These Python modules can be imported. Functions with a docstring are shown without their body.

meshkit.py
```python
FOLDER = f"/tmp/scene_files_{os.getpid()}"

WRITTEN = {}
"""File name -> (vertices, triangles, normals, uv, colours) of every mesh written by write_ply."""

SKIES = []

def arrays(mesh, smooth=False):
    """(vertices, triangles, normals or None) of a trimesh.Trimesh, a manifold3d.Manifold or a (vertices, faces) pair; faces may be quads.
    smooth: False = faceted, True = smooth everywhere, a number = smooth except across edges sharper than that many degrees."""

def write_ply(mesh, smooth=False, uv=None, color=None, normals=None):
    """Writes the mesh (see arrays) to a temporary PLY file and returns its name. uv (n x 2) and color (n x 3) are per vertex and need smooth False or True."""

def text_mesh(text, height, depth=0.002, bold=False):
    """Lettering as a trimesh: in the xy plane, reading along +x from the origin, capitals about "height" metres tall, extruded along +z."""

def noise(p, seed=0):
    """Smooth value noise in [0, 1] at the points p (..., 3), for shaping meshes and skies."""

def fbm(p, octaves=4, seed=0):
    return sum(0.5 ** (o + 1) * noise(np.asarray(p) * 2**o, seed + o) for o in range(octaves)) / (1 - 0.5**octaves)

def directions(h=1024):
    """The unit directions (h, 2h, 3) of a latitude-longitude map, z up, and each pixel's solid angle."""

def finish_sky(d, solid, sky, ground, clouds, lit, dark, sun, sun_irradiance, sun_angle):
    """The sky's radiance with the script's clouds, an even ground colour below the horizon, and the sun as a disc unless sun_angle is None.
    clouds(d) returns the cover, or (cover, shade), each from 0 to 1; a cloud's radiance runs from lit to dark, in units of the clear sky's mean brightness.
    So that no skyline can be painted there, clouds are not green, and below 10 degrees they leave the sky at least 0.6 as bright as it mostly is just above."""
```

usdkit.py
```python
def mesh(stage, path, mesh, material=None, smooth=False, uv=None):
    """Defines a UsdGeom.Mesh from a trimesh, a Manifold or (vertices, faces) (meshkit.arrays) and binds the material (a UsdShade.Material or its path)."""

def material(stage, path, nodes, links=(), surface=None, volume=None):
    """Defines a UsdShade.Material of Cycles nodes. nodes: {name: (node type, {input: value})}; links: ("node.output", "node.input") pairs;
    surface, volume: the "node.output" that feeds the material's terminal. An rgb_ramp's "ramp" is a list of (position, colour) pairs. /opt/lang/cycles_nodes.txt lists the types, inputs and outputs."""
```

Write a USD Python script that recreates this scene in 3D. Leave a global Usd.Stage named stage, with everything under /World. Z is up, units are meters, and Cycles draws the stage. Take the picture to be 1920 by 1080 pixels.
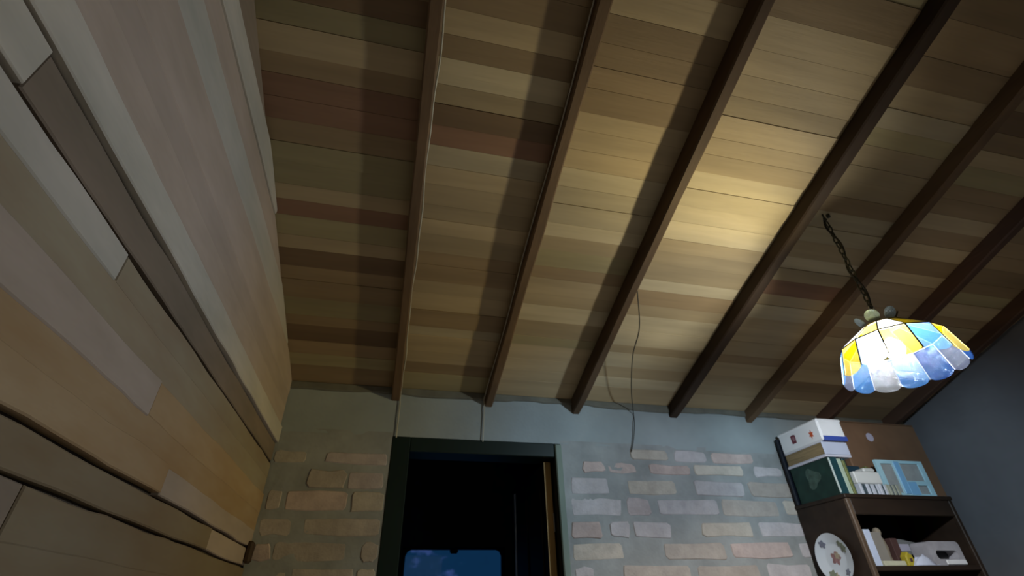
import math, random
import numpy as np
import trimesh
from shapely.geometry import Polygon
from pxr import Usd, UsdGeom, UsdLux, UsdShade, Gf, Sdf
import usdkit, meshkit

stage = Usd.Stage.CreateInMemory()
UsdGeom.SetStageUpAxis(stage, UsdGeom.Tokens.z)
UsdGeom.SetStageMetersPerUnit(stage, 1.0)
UsdGeom.Xform.Define(stage, '/World')
UsdGeom.Scope.Define(stage, '/World/Looks')
rnd = random.Random(11)
EYE = 1.4                                   # camera height above the floor
V = np.array

# ------------------------------------------------------------------ camera, sky, exposure
pitch, roll, yaw = map(math.radians, (34.29, -1.552, 14.07))
fw = V([math.sin(yaw) * math.cos(pitch), math.cos(yaw) * math.cos(pitch), math.sin(pitch)])
rt0 = V([math.cos(yaw), -math.sin(yaw), 0.0])
up0 = np.cross(rt0, fw)
rt = math.cos(roll) * rt0 + math.sin(roll) * up0
up = -math.sin(roll) * rt0 + math.cos(roll) * up0
cam = UsdGeom.Camera.Define(stage, '/World/camera')
cam.CreateHorizontalApertureAttr(36.0)
cam.CreateFocalLengthAttr(36.0 * 896 / 1920)
cam.CreateClippingRangeAttr(Gf.Vec2f(0.02, 200))
cam.CreateFStopAttr(4.5)
cam.CreateFocusDistanceAttr(0.95)
cam.CreateExposureAttr(0.0)
cam.AddTransformOp().Set(Gf.Matrix4d(*rt, 0, *up, 0, *(-fw), 0, 0, 0, EYE, 1))
# deep blue dusk sky with a few paler clouds, seen only through the far window
usdkit.material(stage, '/World/Looks/dusk_sky', {
    'tc': ('texture_coordinate', {}),
    'mp': ('mapping', {'scale': (11.0, 11.0, 16.0), 'location': (0.35, 0.0, 0.6)}),
    'n': ('noise_texture', {'scale': 1.6, 'detail': 4.0}),
    'r': ('rgb_ramp', {'ramp': [(0.0, (0.0035, 0.022, 0.062)), (0.58, (0.004, 0.026, 0.07)), (0.70, (0.05, 0.085, 0.27)), (1.0, (0.07, 0.11, 0.30))]}),
    'b': ('background_shader', {'strength': 1.0})},
    [('tc.generated', 'mp.vector'), ('mp.vector', 'n.vector'), ('n.fac', 'r.fac'), ('r.color', 'b.color')], surface='b.background')
dome = UsdLux.DomeLight.Define(stage, '/World/dusk_sky_light')
dome.CreateIntensityAttr(1.0)
dome.CreateColorAttr(Gf.Vec3f(0.004, 0.03, 0.08))
UsdShade.MaterialBindingAPI.Apply(dome.GetPrim()).Bind(UsdShade.Material.Get(stage, '/World/Looks/dusk_sky'))
BULB = 1480.0                                # radiance of the lamp's bulb
BULB_COLOR = (0.94, 0.97, 1.0)

# ------------------------------------------------------------------ naming helpers
used = {}


def numbered(parent, name):
    k = used.get((parent, name), 0)
    used[(parent, name)] = k + 1
    return name if k == 0 else f'{name}_{k:03d}'


def tag(p, label=None, cat=None, group=None, kind=None):
    p = p.GetPrim() if hasattr(p, 'GetPrim') else p
    for k, v in (('label', label), ('category', cat), ('group', group), ('kind', kind)):
        if v:
            p.SetCustomDataByKey(k, v)
    return p


def thing(name, label=None, cat=None, loc=(0, 0, 0), group=None, kind=None, parent='/World', rotz=0):
    x = UsdGeom.Xform.Define(stage, f'{parent}/{numbered(parent, name)}')
    if any(loc):
        x.AddTranslateOp().Set(Gf.Vec3d(*map(float, loc)))
    if rotz:
        x.AddRotateZOp().Set(float(rotz))
    tag(x, label, cat, group, kind)
    return str(x.GetPath())


def obj(name, mesh, mat, parent='/World', smooth=False, **kw):
    path = f'{parent}/{numbered(parent, name)}'
    m = usdkit.mesh(stage, path, mesh, f'/World/Looks/{mat}', smooth)
    tag(m, **kw)
    return path


# ------------------------------------------------------------------ shape helpers
def cbox(x0, x1, y0, y1, z0, z1, b=0.004):
    """A box with chamfered edges."""
    lo, hi = V([x0, y0, z0], float), V([x1, y1, z1], float)
    b = min(b, 0.45 * float((hi - lo).min()))
    pts = []
    for sx in (0, 1):
        for sy in (0, 1):
            for sz in (0, 1):
                c = V([hi[0] if sx else lo[0], hi[1] if sy else lo[1], hi[2] if sz else lo[2]])
                d = V([-1 if sx else 1, -1 if sy else 1, -1 if sz else 1]) * b
                for k in range(3):
                    q = c + d
                    q[k] = c[k]
                    pts.append(q)
    return trimesh.convex.convex_hull(V(pts))


def join(*ms):
    return trimesh.util.concatenate(list(ms))


def inset(poly, b):
    p = V(poly, float)
    a, c = np.roll(p, 1, 0), np.roll(p, -1, 0)
    e1, e2 = p - a, c - p
    n1 = np.stack([-e1[:, 1], e1[:, 0]], 1) / np.maximum(np.linalg.norm(e1, axis=1, keepdims=True), 1e-9)
    n2 = np.stack([-e2[:, 1], e2[:, 0]], 1) / np.maximum(np.linalg.norm(e2, axis=1, keepdims=True), 1e-9)
    m = n1 + n2
    m /= np.maximum(np.linalg.norm(m, axis=1, keepdims=True), 1e-9)
    return p + m * b


def slab(poly, t, b, O=(0, 0, 0), U=(1, 0, 0), W=(0, 0, 1), N=(0, -1, 0)):
    """A plate of thickness t on the counter-clockwise outline poly (in U, W), its front edge chamfered by b; it grows from O along N."""
    O, U, W, N = (V(k, float) for k in (O, U, W, N))
    p, q = V(poly, float), inset(poly, b)
    n = len(p)
    at = lambda r, h: O + r[:, :1] * U + r[:, 1:] * W + h * N
    v = np.vstack([at(p, 0), at(p, t - b), at(q, t)])
    f = []
    for i in range(n):
        j = (i + 1) % n
        for k in (0, n):
            f += [[k + i, k + j, k + n + j], [k + i, k + n + j, k + n + i]]
    vv, ff = trimesh.creation.triangulate_polygon(Polygon(q), engine='earcut')
    tree = np.argmin(((vv[:, None, :] - q[None]) ** 2).sum(-1), 1)
    for tri in ff:
        f.append([2 * n + tree[k] for k in tri])
    vv, ff = trimesh.creation.triangulate_polygon(Polygon(p), engine='earcut')
    tree = np.argmin(((vv[:, None, :] - p[None]) ** 2).sum(-1), 1)
    for tri in ff:
        f.append([tree[k] for k in tri][::-1])
    m = trimesh.Trimesh(v, f, process=False)
    if m.volume < 0:
        m.invert()
    return m


def tube(pts, r, n=6, closed=False):
    pts = V(pts, float)
    k = len(pts)
    v, f = [], []
    prev = None
    for i in range(k):
        if closed:
            d = pts[(i + 1) % k] - pts[i - 1]
        else:
            d = pts[min(i + 1, k - 1)] - pts[max(i - 1, 0)]
        d = d / max(np.linalg.norm(d), 1e-9)
        a = prev if prev is not None else (V([0, 0, 1.0]) if abs(d[2]) < .9 else V([1.0, 0, 0]))
        a = a - d * (a @ d)
        a /= max(np.linalg.norm(a), 1e-9)
        prev = a
        c = np.cross(d, a)
        rr = r[i] if np.ndim(r) else r
        for s in range(n):
            th = 2 * math.pi * s / n
            v.append(pts[i] + rr * (math.cos(th) * a + math.sin(th) * c))
    for i in range(k if closed else k - 1):
        for s in range(n):
            A, B = i * n + s, i * n + (s + 1) % n
            C, D = ((i + 1) % k) * n + s, ((i + 1) % k) * n + (s + 1) % n
            f += [[A, B, D], [A, D, C]]
    if not closed:
        for s in range(1, n - 1):
            f.append([0, s + 1, s])
            e = (k - 1) * n
            f.append([e, e + s, e + s + 1])
    return trimesh.Trimesh(v, f, process=False)


def lathe(profile, n=32):
    return trimesh.creation.revolve(V(profile, float), sections=n)


def curve(ctrl, n=40):
    """Catmull-Rom through the control points."""
    c = V(ctrl, float)
    c = np.vstack([2 * c[0] - c[1], c, 2 * c[-1] - c[-2]])
    out = []
    for i in range(1, len(c) - 2):
        for t in np.linspace(0, 1, max(2, n // (len(c) - 3)), endpoint=False):
            a, b, d, e = c[i - 1:i + 3]
            out.append(.5 * ((2 * b) + (-a + d) * t + (2 * a - 5 * b + 4 * d - e) * t * t + (-a + 3 * b - 3 * d + e) * t ** 3))
    out.append(c[-2])
    return V(out)


# ------------------------------------------------------------------ materials
def mat(name, color, rough=0.6, var=0.25, scale=(8, 8, 8), bump=0.0, color2=None, metallic=0.0, spec=0.3, detail=4.0, noise=1.0, bscale=60.0, each=0.0):
    """A principled surface whose colour wanders between two tones by noise in world space (stretched by scale), with fine relief."""
    c = V(color, float)
    c2 = V(color2, float) if color2 is not None else c * (1 - var)
    nodes = {'g': ('texture_coordinate', {}), 'm': ('mapping', {'scale': scale}),
             'n': ('noise_texture', {'scale': noise, 'detail': detail, 'roughness': 0.6}),
             'r': ('rgb_ramp', {'ramp': [(0.3, tuple(c2)), (0.7, tuple(c))]}),
             'p': ('principled_bsdf', {'roughness': rough, 'metallic': metallic, 'specular_ior_level': spec})}
    links = [('g.object', 'm.vector'), ('m.vector', 'n.vector'), ('n.fac', 'r.fac'), ('r.color', 'p.base_color')]
    if each:                                    # every board, plank or brick a little lighter or darker than its neighbours
        nodes['oi'] = ('object_info', {})
        nodes['ma'] = ('math', {'math_type': 'multiply_add', 'value2': 2 * each, 'value3': 1 - each})
        nodes['cc'] = ('vector_math', {'math_type': 'scale'})
        links = links[:-1] + [('oi.random', 'ma.value1'), ('r.color', 'cc.vector1'), ('ma.value', 'cc.scale'), ('cc.vector', 'p.base_color')]
    if bump:
        nodes['n2'] = ('noise_texture', {'scale': bscale, 'detail': 3.0})
        nodes['b'] = ('bump', {'strength': bump, 'distance': 0.004})
        links += [('g.object', 'n2.vector') if scale[0] == scale[1] == scale[2] else ('m.vector', 'n2.vector'), ('n2.fac', 'b.height'), ('b.normal', 'p.normal')]
        if not (scale[0] == scale[1] == scale[2]):
            nodes['n2'][1]['scale'] = 6.0
    return usdkit.material(stage, f'/World/Looks/{name}', nodes, links, surface='p.BSDF')


# ceiling boards: grain runs across the rafters (x); wall planks: grain runs along y
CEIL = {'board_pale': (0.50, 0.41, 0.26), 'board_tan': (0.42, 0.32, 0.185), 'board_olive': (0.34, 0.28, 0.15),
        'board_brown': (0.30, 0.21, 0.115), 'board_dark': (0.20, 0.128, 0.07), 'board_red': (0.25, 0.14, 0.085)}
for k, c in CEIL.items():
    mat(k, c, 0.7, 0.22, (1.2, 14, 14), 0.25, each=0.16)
PLANK = {'plank_grey': (0.51, 0.46, 0.40), 'plank_white': (0.58, 0.525, 0.45), 'plank_pink': (0.47, 0.375, 0.31),
         'plank_tan': (0.38, 0.31, 0.22), 'plank_amber': (0.41, 0.30, 0.18), 'plank_brown': (0.27, 0.205, 0.155), 'plank_olive': (0.33, 0.285, 0.20)}
PLANK['plank_umber'] = (0.25, 0.20, 0.13)
HUE = {'plank_grey': (0.95, 1.0, 0.98), 'plank_white': (0.90, 0.93, 0.92), 'plank_pink': (0.98, 0.98, 0.94), 'plank_tan': (1.0, 0.90, 0.82), 'plank_amber': (1.0, 0.86, 0.70),
       'plank_brown': (0.86, 0.90, 0.86), 'plank_olive': (1.05, 0.92, 0.86), 'plank_umber': (1.05, 0.92, 0.80)}
for k, c in PLANK.items():
    mat(k, c, 0.85, 0.16, (6, 2.2, 9), 0.3, color2=V(c) * V(HUE[k]) * 0.80, each=0.08, detail=6.0)
mat('gap_dark', (0.03, 0.024, 0.018), 0.9)
mat('gap_brown', (0.075, 0.058, 0.043), 0.9)
mat('rafter_wood', (0.16, 0.098, 0.052), 0.7, 0.35, (14, 1.5, 14), 0.25)
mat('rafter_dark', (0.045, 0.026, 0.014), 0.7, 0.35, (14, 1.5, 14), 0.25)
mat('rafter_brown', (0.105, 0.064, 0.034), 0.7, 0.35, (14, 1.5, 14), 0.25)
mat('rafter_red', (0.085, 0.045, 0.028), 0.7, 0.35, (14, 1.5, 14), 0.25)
mat('mortar', (0.34, 0.35, 0.34), 0.9, 0.35, (5, 5, 5), 0.5, bscale=45)
mat('beam_plaster', (0.32, 0.355, 0.355), 0.9, 0.2, (3, 3, 3), 0.3, bscale=60)
mat('fillet', (0.17, 0.165, 0.135), 0.95, 0.3, (9, 9, 9), 0.5)
for i, c in enumerate([(0.53, 0.42, 0.38), (0.52, 0.46, 0.39), (0.49, 0.42, 0.41), (0.45, 0.39, 0.34), (0.50, 0.46, 0.46)]):
    mat(f'brick_{"abcde"[i]}', c, 0.9, 0.25, (16, 16, 16), 0.6, bscale=90, each=0.10)
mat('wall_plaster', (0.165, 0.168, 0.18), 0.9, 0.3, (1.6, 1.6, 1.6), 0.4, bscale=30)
mat('plain_plaster', (0.78, 0.74, 0.68), 0.9, 0.1)
mat('floor_tile', (0.74, 0.68, 0.60), 0.6, 0.15)
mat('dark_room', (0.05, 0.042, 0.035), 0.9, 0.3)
mat('door_green', (0.005, 0.015, 0.011), 0.45, 0.3, (4, 4, 4))
mat('leaf_black', (0.008, 0.009, 0.009), 0.5, 0.3)
mat('leaf_edge', (0.42, 0.27, 0.10), 0.55, 0.3, (20, 20, 2), 0.2)
mat('leaf_lip', (0.80, 0.86, 0.84), 0.35)
mat('door_trim', (0.20, 0.25, 0.20), 0.6, 0.25, (6, 6, 2))
mat('steel', (0.45, 0.44, 0.42), 0.35, 0.1, metallic=1.0)
mat('cabinet_wood', (0.030, 0.018, 0.011), 0.55, 0.45, (3, 12, 12), 0.2)
mat('cabinet_edge', (0.10, 0.066, 0.043), 0.5, 0.4, (14, 14, 2), 0.2)
mat('cabinet_inner', (0.02, 0.012, 0.009), 0.7, 0.3)
mat('cable_pale', (0.50, 0.47, 0.38), 0.5)
mat('cable_dark', (0.05, 0.045, 0.035), 0.6)
mat('chain_metal', (0.10, 0.10, 0.075), 0.45, 0.4, metallic=0.6)
mat('brass', (0.45, 0.36, 0.2), 0.35, 0.3, metallic=0.9)
mat('lead', (0.05, 0.05, 0.06), 0.5, 0.3, metallic=0.5)
mat('white_card', (0.80, 0.81, 0.82), 0.5, 0.06)
mat('blue_print', (0.05, 0.09, 0.38), 0.5, 0.1)
mat('red_print', (0.16, 0.035, 0.05), 0.6, 0.2)
mat('red_print_pale', (0.32, 0.16, 0.18), 0.6, 0.2)
mat('orange_print', (0.55, 0.10, 0.035), 0.6, 0.1)
mat('pages_gold', (0.34, 0.25, 0.13), 0.8, 0.55, (4, 4, 160))
mat('pages_cream', (0.60, 0.54, 0.42), 0.8, 0.2, (160, 160, 4))
mat('cover_pale_blue', (0.52, 0.56, 0.68), 0.5, 0.08)
mat('cover_white', (0.62, 0.62, 0.70), 0.5, 0.08)
mat('folder_black', (0.008, 0.011, 0.018), 0.4, 0.2)
mat('cover_green', (0.014, 0.045, 0.034), 0.35, 0.5, (14, 14, 14))
mat('cover_green_pale', (0.07, 0.12, 0.095), 0.5, 0.5, (30, 30, 30))
mat('spine_teal', (0.02, 0.065, 0.075), 0.3, 0.3)
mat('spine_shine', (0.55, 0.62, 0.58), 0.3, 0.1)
mat('spine_mint', (0.42, 0.52, 0.40), 0.5, 0.15)
mat('spine_olive', (0.20, 0.22, 0.07), 0.5, 0.4)
mat('spine_cream', (0.50, 0.49, 0.36), 0.5, 0.2)
mat('box_teal', (0.02, 0.05, 0.075), 0.5, 0.3)
mat('carton_white', (0.66, 0.67, 0.64), 0.55, 0.08)
mat('booklet_white', (0.55, 0.58, 0.64), 0.5, 0.1)
mat('booklet_dark', (0.03, 0.055, 0.07), 0.5, 0.2)
mat('booklet_sage', (0.36, 0.38, 0.30), 0.5, 0.2)
mat('frame_blue', (0.40, 0.66, 0.76), 0.45, 0.12)
mat('frame_blue_deep', (0.22, 0.48, 0.76), 0.45, 0.12)
mat('frame_panel', (0.34, 0.37, 0.37), 0.6, 0.25, (20, 20, 20))
mat('cardboard', (0.20, 0.115, 0.065), 0.8, 0.25, (5, 5, 5), 0.2)
mat('sticker', (0.48, 0.46, 0.58), 0.6, 0.05)
mat('porcelain', (0.62, 0.68, 0.74), 0.15, 0.04, spec=0.6)
mat('flower_grey', (0.20, 0.22, 0.29), 0.3, 0.3, (60, 60, 60))
mat('flower_rose', (0.34, 0.19, 0.19), 0.3, 0.4, (60, 60, 60))
mat('flower_green', (0.24, 0.27, 0.19), 0.3, 0.4, (60, 60, 60))
mat('flower_beige', (0.42, 0.36, 0.26), 0.3, 0.3, (60, 60, 60))
mat('taupe', (0.25, 0.23, 0.20), 0.7, 0.2)
mat('pale_spine', (0.46, 0.52, 0.66), 0.5, 0.1)
mat('beige', (0.27, 0.23, 0.17), 0.7, 0.35, (30, 30, 30))
mat('maroon', (0.09, 0.045, 0.04), 0.7, 0.3)
mat('yellow', (0.42, 0.34, 0.03), 0.5, 0.2)
mat('cloth_white', (0.52, 0.56, 0.68), 0.8, 0.15, (14, 14, 14))
mat('case_grey', (0.40, 0.39, 0.42), 0.5, 0.25, (12, 12, 12))
mat('case_dark', (0.03, 0.028, 0.03), 0.6)
mat('card_grey', (0.24, 0.25, 0.25), 0.7, 0.25, (12, 12, 12))
mat('card_lavender', (0.50, 0.49, 0.60), 0.6, 0.1)
mat('peg_wood', (0.06, 0.035, 0.02), 0.7, 0.3)
usdkit.material(stage, '/World/Looks/bulb_light', {'e': ('emission', {'color': BULB_COLOR, 'strength': BULB})}, surface='e.emission')
usdkit.material(stage, '/World/Looks/window_glass', {
    't': ('transparent_bsdf', {'color': (0.95, 0.97, 0.98)}), 'g': ('glossy_bsdf', {'roughness': 0.03}), 'f': ('fresnel', {'IOR': 1.45}), 'x': ('mix_closure', {})},
    [('f.fac', 'x.fac'), ('t.BSDF', 'x.closure1'), ('g.BSDF', 'x.closure2')], surface='x.closure')


def stained(name, tint, body, through=0.95):
    """Stained glass: mostly clear and tinted, a little of the lamplight scattered by its rippled face."""
    usdkit.material(stage, f'/World/Looks/{name}', {
        'tc': ('texture_coordinate', {}), 'mp': ('mapping', {'scale': (60.0, 60.0, 16.0)}),
        'n': ('noise_texture', {'scale': 1.3, 'detail': 3.0, 'distortion': 1.5}),
        'bu': ('bump', {'strength': 0.9, 'distance': 0.006}),
        't': ('transparent_bsdf', {'color': tint}),
        'd': ('translucent_bsdf', {'color': body}), 'df': ('diffuse_bsdf', {'color': body}),
        'x1': ('mix_closure', {'fac': 0.5}), 'x2': ('mix_closure', {'fac': through}),
        'g': ('glossy_bsdf', {'roughness': 0.07, 'color': (0.9, 0.95, 1.0)}), 'x3': ('mix_closure', {'fac': 0.010})},
        [('tc.object', 'mp.vector'), ('mp.vector', 'n.vector'), ('n.fac', 'bu.height'), ('bu.normal', 'd.normal'), ('bu.normal', 'df.normal'), ('bu.normal', 'g.normal'),
         ('d.BSDF', 'x1.closure1'), ('df.BSDF', 'x1.closure2'), ('x1.closure', 'x2.closure1'), ('t.BSDF', 'x2.closure2'),
         ('x2.closure', 'x3.closure1'), ('g.BSDF', 'x3.closure2')], surface='x3.closure')


stained('glass_yellow', (0.90, 0.80, 0.52), (0.90, 0.70, 0.01), 0.977)     # lower tier: thin clear-bodied glass
stained('glass_blue', (0.78, 0.88, 0.95), (0.16, 0.45, 1.0), 0.977)
stained('glass_milk_blue', (0.85, 0.88, 0.90), (0.60, 0.75, 0.95), 0.95)
stained('glass_milk_yellow', (0.88, 0.80, 0.58), (0.90, 0.75, 0.15), 0.955)
stained('glass_deep_blue', (0.32, 0.36, 0.42), (0.10, 0.30, 0.95), 0.975)
stained('glass_lavender', (0.66, 0.72, 0.78), (0.42, 0.45, 0.62), 0.977)
stained('glass_pearl', (0.88, 0.90, 0.92), (0.70, 0.73, 0.76), 0.982)
stained('glass_white', (0.70, 0.69, 0.64), (0.85, 0.90, 0.95), 0.965)       # upper tier
stained('glass_frost', (0.62, 0.61, 0.57), (0.85, 0.90, 0.95), 0.955)
stained('glass_gold', (0.95, 0.88, 0.68), (0.90, 0.70, 0.01), 0.977)
stained('glass_amber', (0.14, 0.12, 0.085), (0.90, 0.70, 0.01), 0.98)
stained('glass_umber', (0.30, 0.255, 0.19), (0.90, 0.70, 0.01), 0.98)
stained('glass_slate', (0.28, 0.28, 0.29), (0.10, 0.30, 0.95), 0.98)
stained('glass_navy', (0.12, 0.125, 0.14), (0.10, 0.30, 0.95), 0.98)
stained('glass_sage', (0.40, 0.48, 0.42), (0.80, 0.92, 0.87), 0.1)
stained('glass_mist', (0.40, 0.44, 0.48), (0.76, 0.87, 0.93), 0.1)
stained('glass_smoke', (0.35, 0.32, 0.26), (0.20, 0.18, 0.14), 0.6)

# ------------------------------------------------------------------ the room
XL, XR, YB, YF = -0.585, 3.46, 2.6, -2.5
ZW = EYE + 1.055                            # ceiling height at the back wall
ANG = math.radians(17.63)
SL = math.tan(ANG)


def ceil_z(y):
    return ZW + SL * (YB - y)


def grid(x0, x1, z0, z1, y, amp, step=0.025, seed=0):
    """A slightly uneven upright surface facing -y."""
    nx, nz = max(2, int((x1 - x0) / step) + 1), max(2, int((z1 - z0) / step) + 1)
    X, Z = np.meshgrid(np.linspace(x0, x1, nx), np.linspace(z0, z1, nz))
    P = np.stack([X, np.full_like(X, y), Z], -1)
    P[..., 1] -= amp * (meshkit.fbm(P * V([9, 1, 14]) + 31.7, 3, seed) - 0.35)
    i = np.arange(nx * nz).reshape(nz, nx)
    a, b, c, d = i[:-1, :-1].ravel(), i[:-1, 1:].ravel(), i[1:, 1:].ravel(), i[1:, :-1].ravel()
    return trimesh.Trimesh(P.reshape(-1, 3), np.vstack([np.stack([a, b, c], 1), np.stack([a, c, d], 1)]), process=False)


# floor and front wall (behind the camera)
obj('floor', cbox(XL - .1, XR + .1, YF - .1, YB + .16, -0.08, 0.0, .002), 'floor_tile', kind='structure')
obj('wall_front', cbox(XL - .1, XR + .1, YF - .12, YF, 0, ceil_z(YF) + .02, .002), 'plain_plaster', kind='structure')

# right wall: dim grey plaster, lightly uneven
poly = [(YF, 0), (YB, 0), (YB, ceil_z(YB)), (YF, ceil_z(YF))]
obj('wall_right', slab(poly, .12, .001, (XR, 0, 0), (0, 1, 0), (0, 0, 1), (1, 0, 0)), 'wall_plaster', kind='structure')

# back wall: mortar ground with the door opening, bricks, concrete ring beam
DX0, DX1, DZ = -0.02, 0.905, EYE + 0.79
wb = thing('wall_back', kind='structure')
obj('mortar', join(grid(XL, DX0, .0, DZ + .02, YB, .010, seed=3), grid(DX1, XR, .0, DZ + .02, YB, .010, seed=4),
                   cbox(XL - .1, DX0, YB + .012, YB + .15, 0, ceil_z(YB), .001), cbox(DX1, XR + .1, YB + .012, YB + .15, 0, ceil_z(YB), .001),
                   cbox(DX0 - .01, DX1 + .01, YB + .012, YB + .15, DZ, ceil_z(YB), .001)), 'mortar', wb, smooth=40)
obj('concrete_beam', grid(XL, XR, DZ, ceil_z(YB), YB, .008, .04, seed=8), 'beam_plaster', wb, smooth=True)
# rough mortar squeezed out along the beam's top, under the boards
xs = np.linspace(XL, XR, 90)
low = [(x, -.022 - .030 * meshkit.fbm(V([x * 6, 3.1, 0]), 3)) for x in xs]
obj('mortar_fillet', slab(low + [(x, .004) for x in xs[::-1]], .014, .006, (0, YB - .001, ZW), (1, 0, 0), (0, 0, 1), (0, -1, 0)), 'fillet', wb)


def brick(x0, x1, z0, z1, proud):
    w, h = x1 - x0, z1 - z0
    c = .012
    pl = []
    for (a, b) in [(c, 0), (w * .5, 0), (w - c, 0), (w, c), (w, h - c), (w - c, h), (w * .5, h), (c, h), (0, h - c), (0, c)]:
        pl.append((x0 + a + rnd.uniform(-.007, .007), z0 + b + rnd.uniform(-.006, .006)))
    return slab(pl, .012 + proud, .004, (0, YB + .008, 0), (1, 0, 0), (0, 0, 1), (0, -1, 0))


ROWS = {  # courses, bottom and top above the eye, and where each brick's face shows through the smeared mortar
    (.715, .775): [(1.33, 1.57), (1.61, 1.82), (1.86, 2.15)],
    (.640, .695): [(-.57, -.42), (-.33, -.03), (1.03, 1.16), (1.18, 1.35), (1.44, 1.70), (1.72, 2.05), (2.13, 2.32)],
    (.528, .606): [(-.40, -.22), (-.21, -.035), (.95, 1.17), (1.28, 1.58), (1.70, 2.02), (2.06, 2.39), (2.44, 2.7)],
    (.424, .508): [(-.56, -.49), (-.48, -.20), (-.18, -.03), (.945, 1.23), (1.26, 1.40), (1.45, 1.82), (1.85, 2.22), (2.27, 2.44), (2.5, 2.8)],
    (.317, .390): [(-.56, -.43), (-.37, -.03), (.935, 1.10), (1.15, 1.26), (1.28, 1.50), (1.69, 2.01), (2.06, 2.36), (2.42, 2.75)],
    (.214, .288): [(-.56, -.49), (-.48, -.17), (-.10, -.03), (.93, 1.21), (1.44, 1.80), (1.84, 2.22), (2.28, 2.6)],
    (.108, .184): [(-.47, -.40), (-.39, -.12), (-.10, -.03), (.93, 1.03), (1.19, 1.57), (1.61, 1.98), (2.03, 2.31), (2.36, 2.7)]}
for k in range(4):
    z = .002 - .105 * k
    s = .16 * (k % 2)
    ROWS[(z, z + .075)] = [(-.57 + s * .5, -.28 + s * .5), (-.25 + s * .6, -.03)] + [(.94 + s + .34 * j, 1.25 + s + .34 * j) for j in range(5)]
for (z0, z1), row in ROWS.items():
    for x0, x1 in row:
        dz = .010 * max(0, x0 - .9) / 1.3 + EYE
        tone = rnd.choice('aabbcde') if x0 > .5 else rnd.choice('abddc')
        obj('brick', brick(x0, x1, z0 + dz, z1 + dz, rnd.uniform(-.002, .004)), f'brick_{tone}', wb)

# left wall: long horizontal boards with ragged, open edges
wl = thing('wall_left', kind='structure')
poly = [(YF, 0), (YB, 0), (YB, ceil_z(YB)), (YF, ceil_z(YF))]
obj('backing', slab(poly, .10, .001, (XL - .012, 0, 0), (0, 1, 0), (0, 0, 1), (-1, 0, 0)), 'gap_brown', wl)


def wall_plank(y0, y1, z0, z1, t, seed, cut0=0.0, over=(0, 0), e0=0.006, e1=0.006):
    """A board on the left wall from y0 to y1 (towards the back wall), its top cut to the ceiling's slope where it meets it."""
    n = max(3, int((y1 - y0) / .07))
    ys = np.linspace(y0, y1, n)
    wob = lambda s, e: e * (2 * meshkit.fbm(np.stack([ys * 5.5, np.full(n, seed * 7.3 + s), np.zeros(n)], 1), 3, seed) - 1)
    lo, hi = z0 - over[0] + wob(0, e0), z1 + over[1] + wob(3, e1)
    pts = [(y + (cut0 if i == 0 else 0) * .5 , z) for i, (y, z) in enumerate(zip(ys, lo)) if z < ceil_z(y) - .012]
    top = [(y, min(z, ceil_z(y) - .003)) for y, z in zip(ys, hi) if pts and y <= pts[-1][0] + 1e-6]
    if not pts:
        return None
    pl = pts + top[::-1]
    pl = Polygon(pl).buffer(0)
    if pl.is_empty:
        return None
    if hasattr(pl, 'geoms'):
        pl = max(pl.geoms, key=lambda g: g.area)
    ring = list(pl.exterior.coords)[:-1]
    if Polygon(ring).exterior.is_ccw is False:
        ring = ring[::-1]
    return slab(ring, t + .012, .003, (XL - .012, 0, 0), (0, 1, 0), (0, 0, 1), (1, 0, 0))


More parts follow.
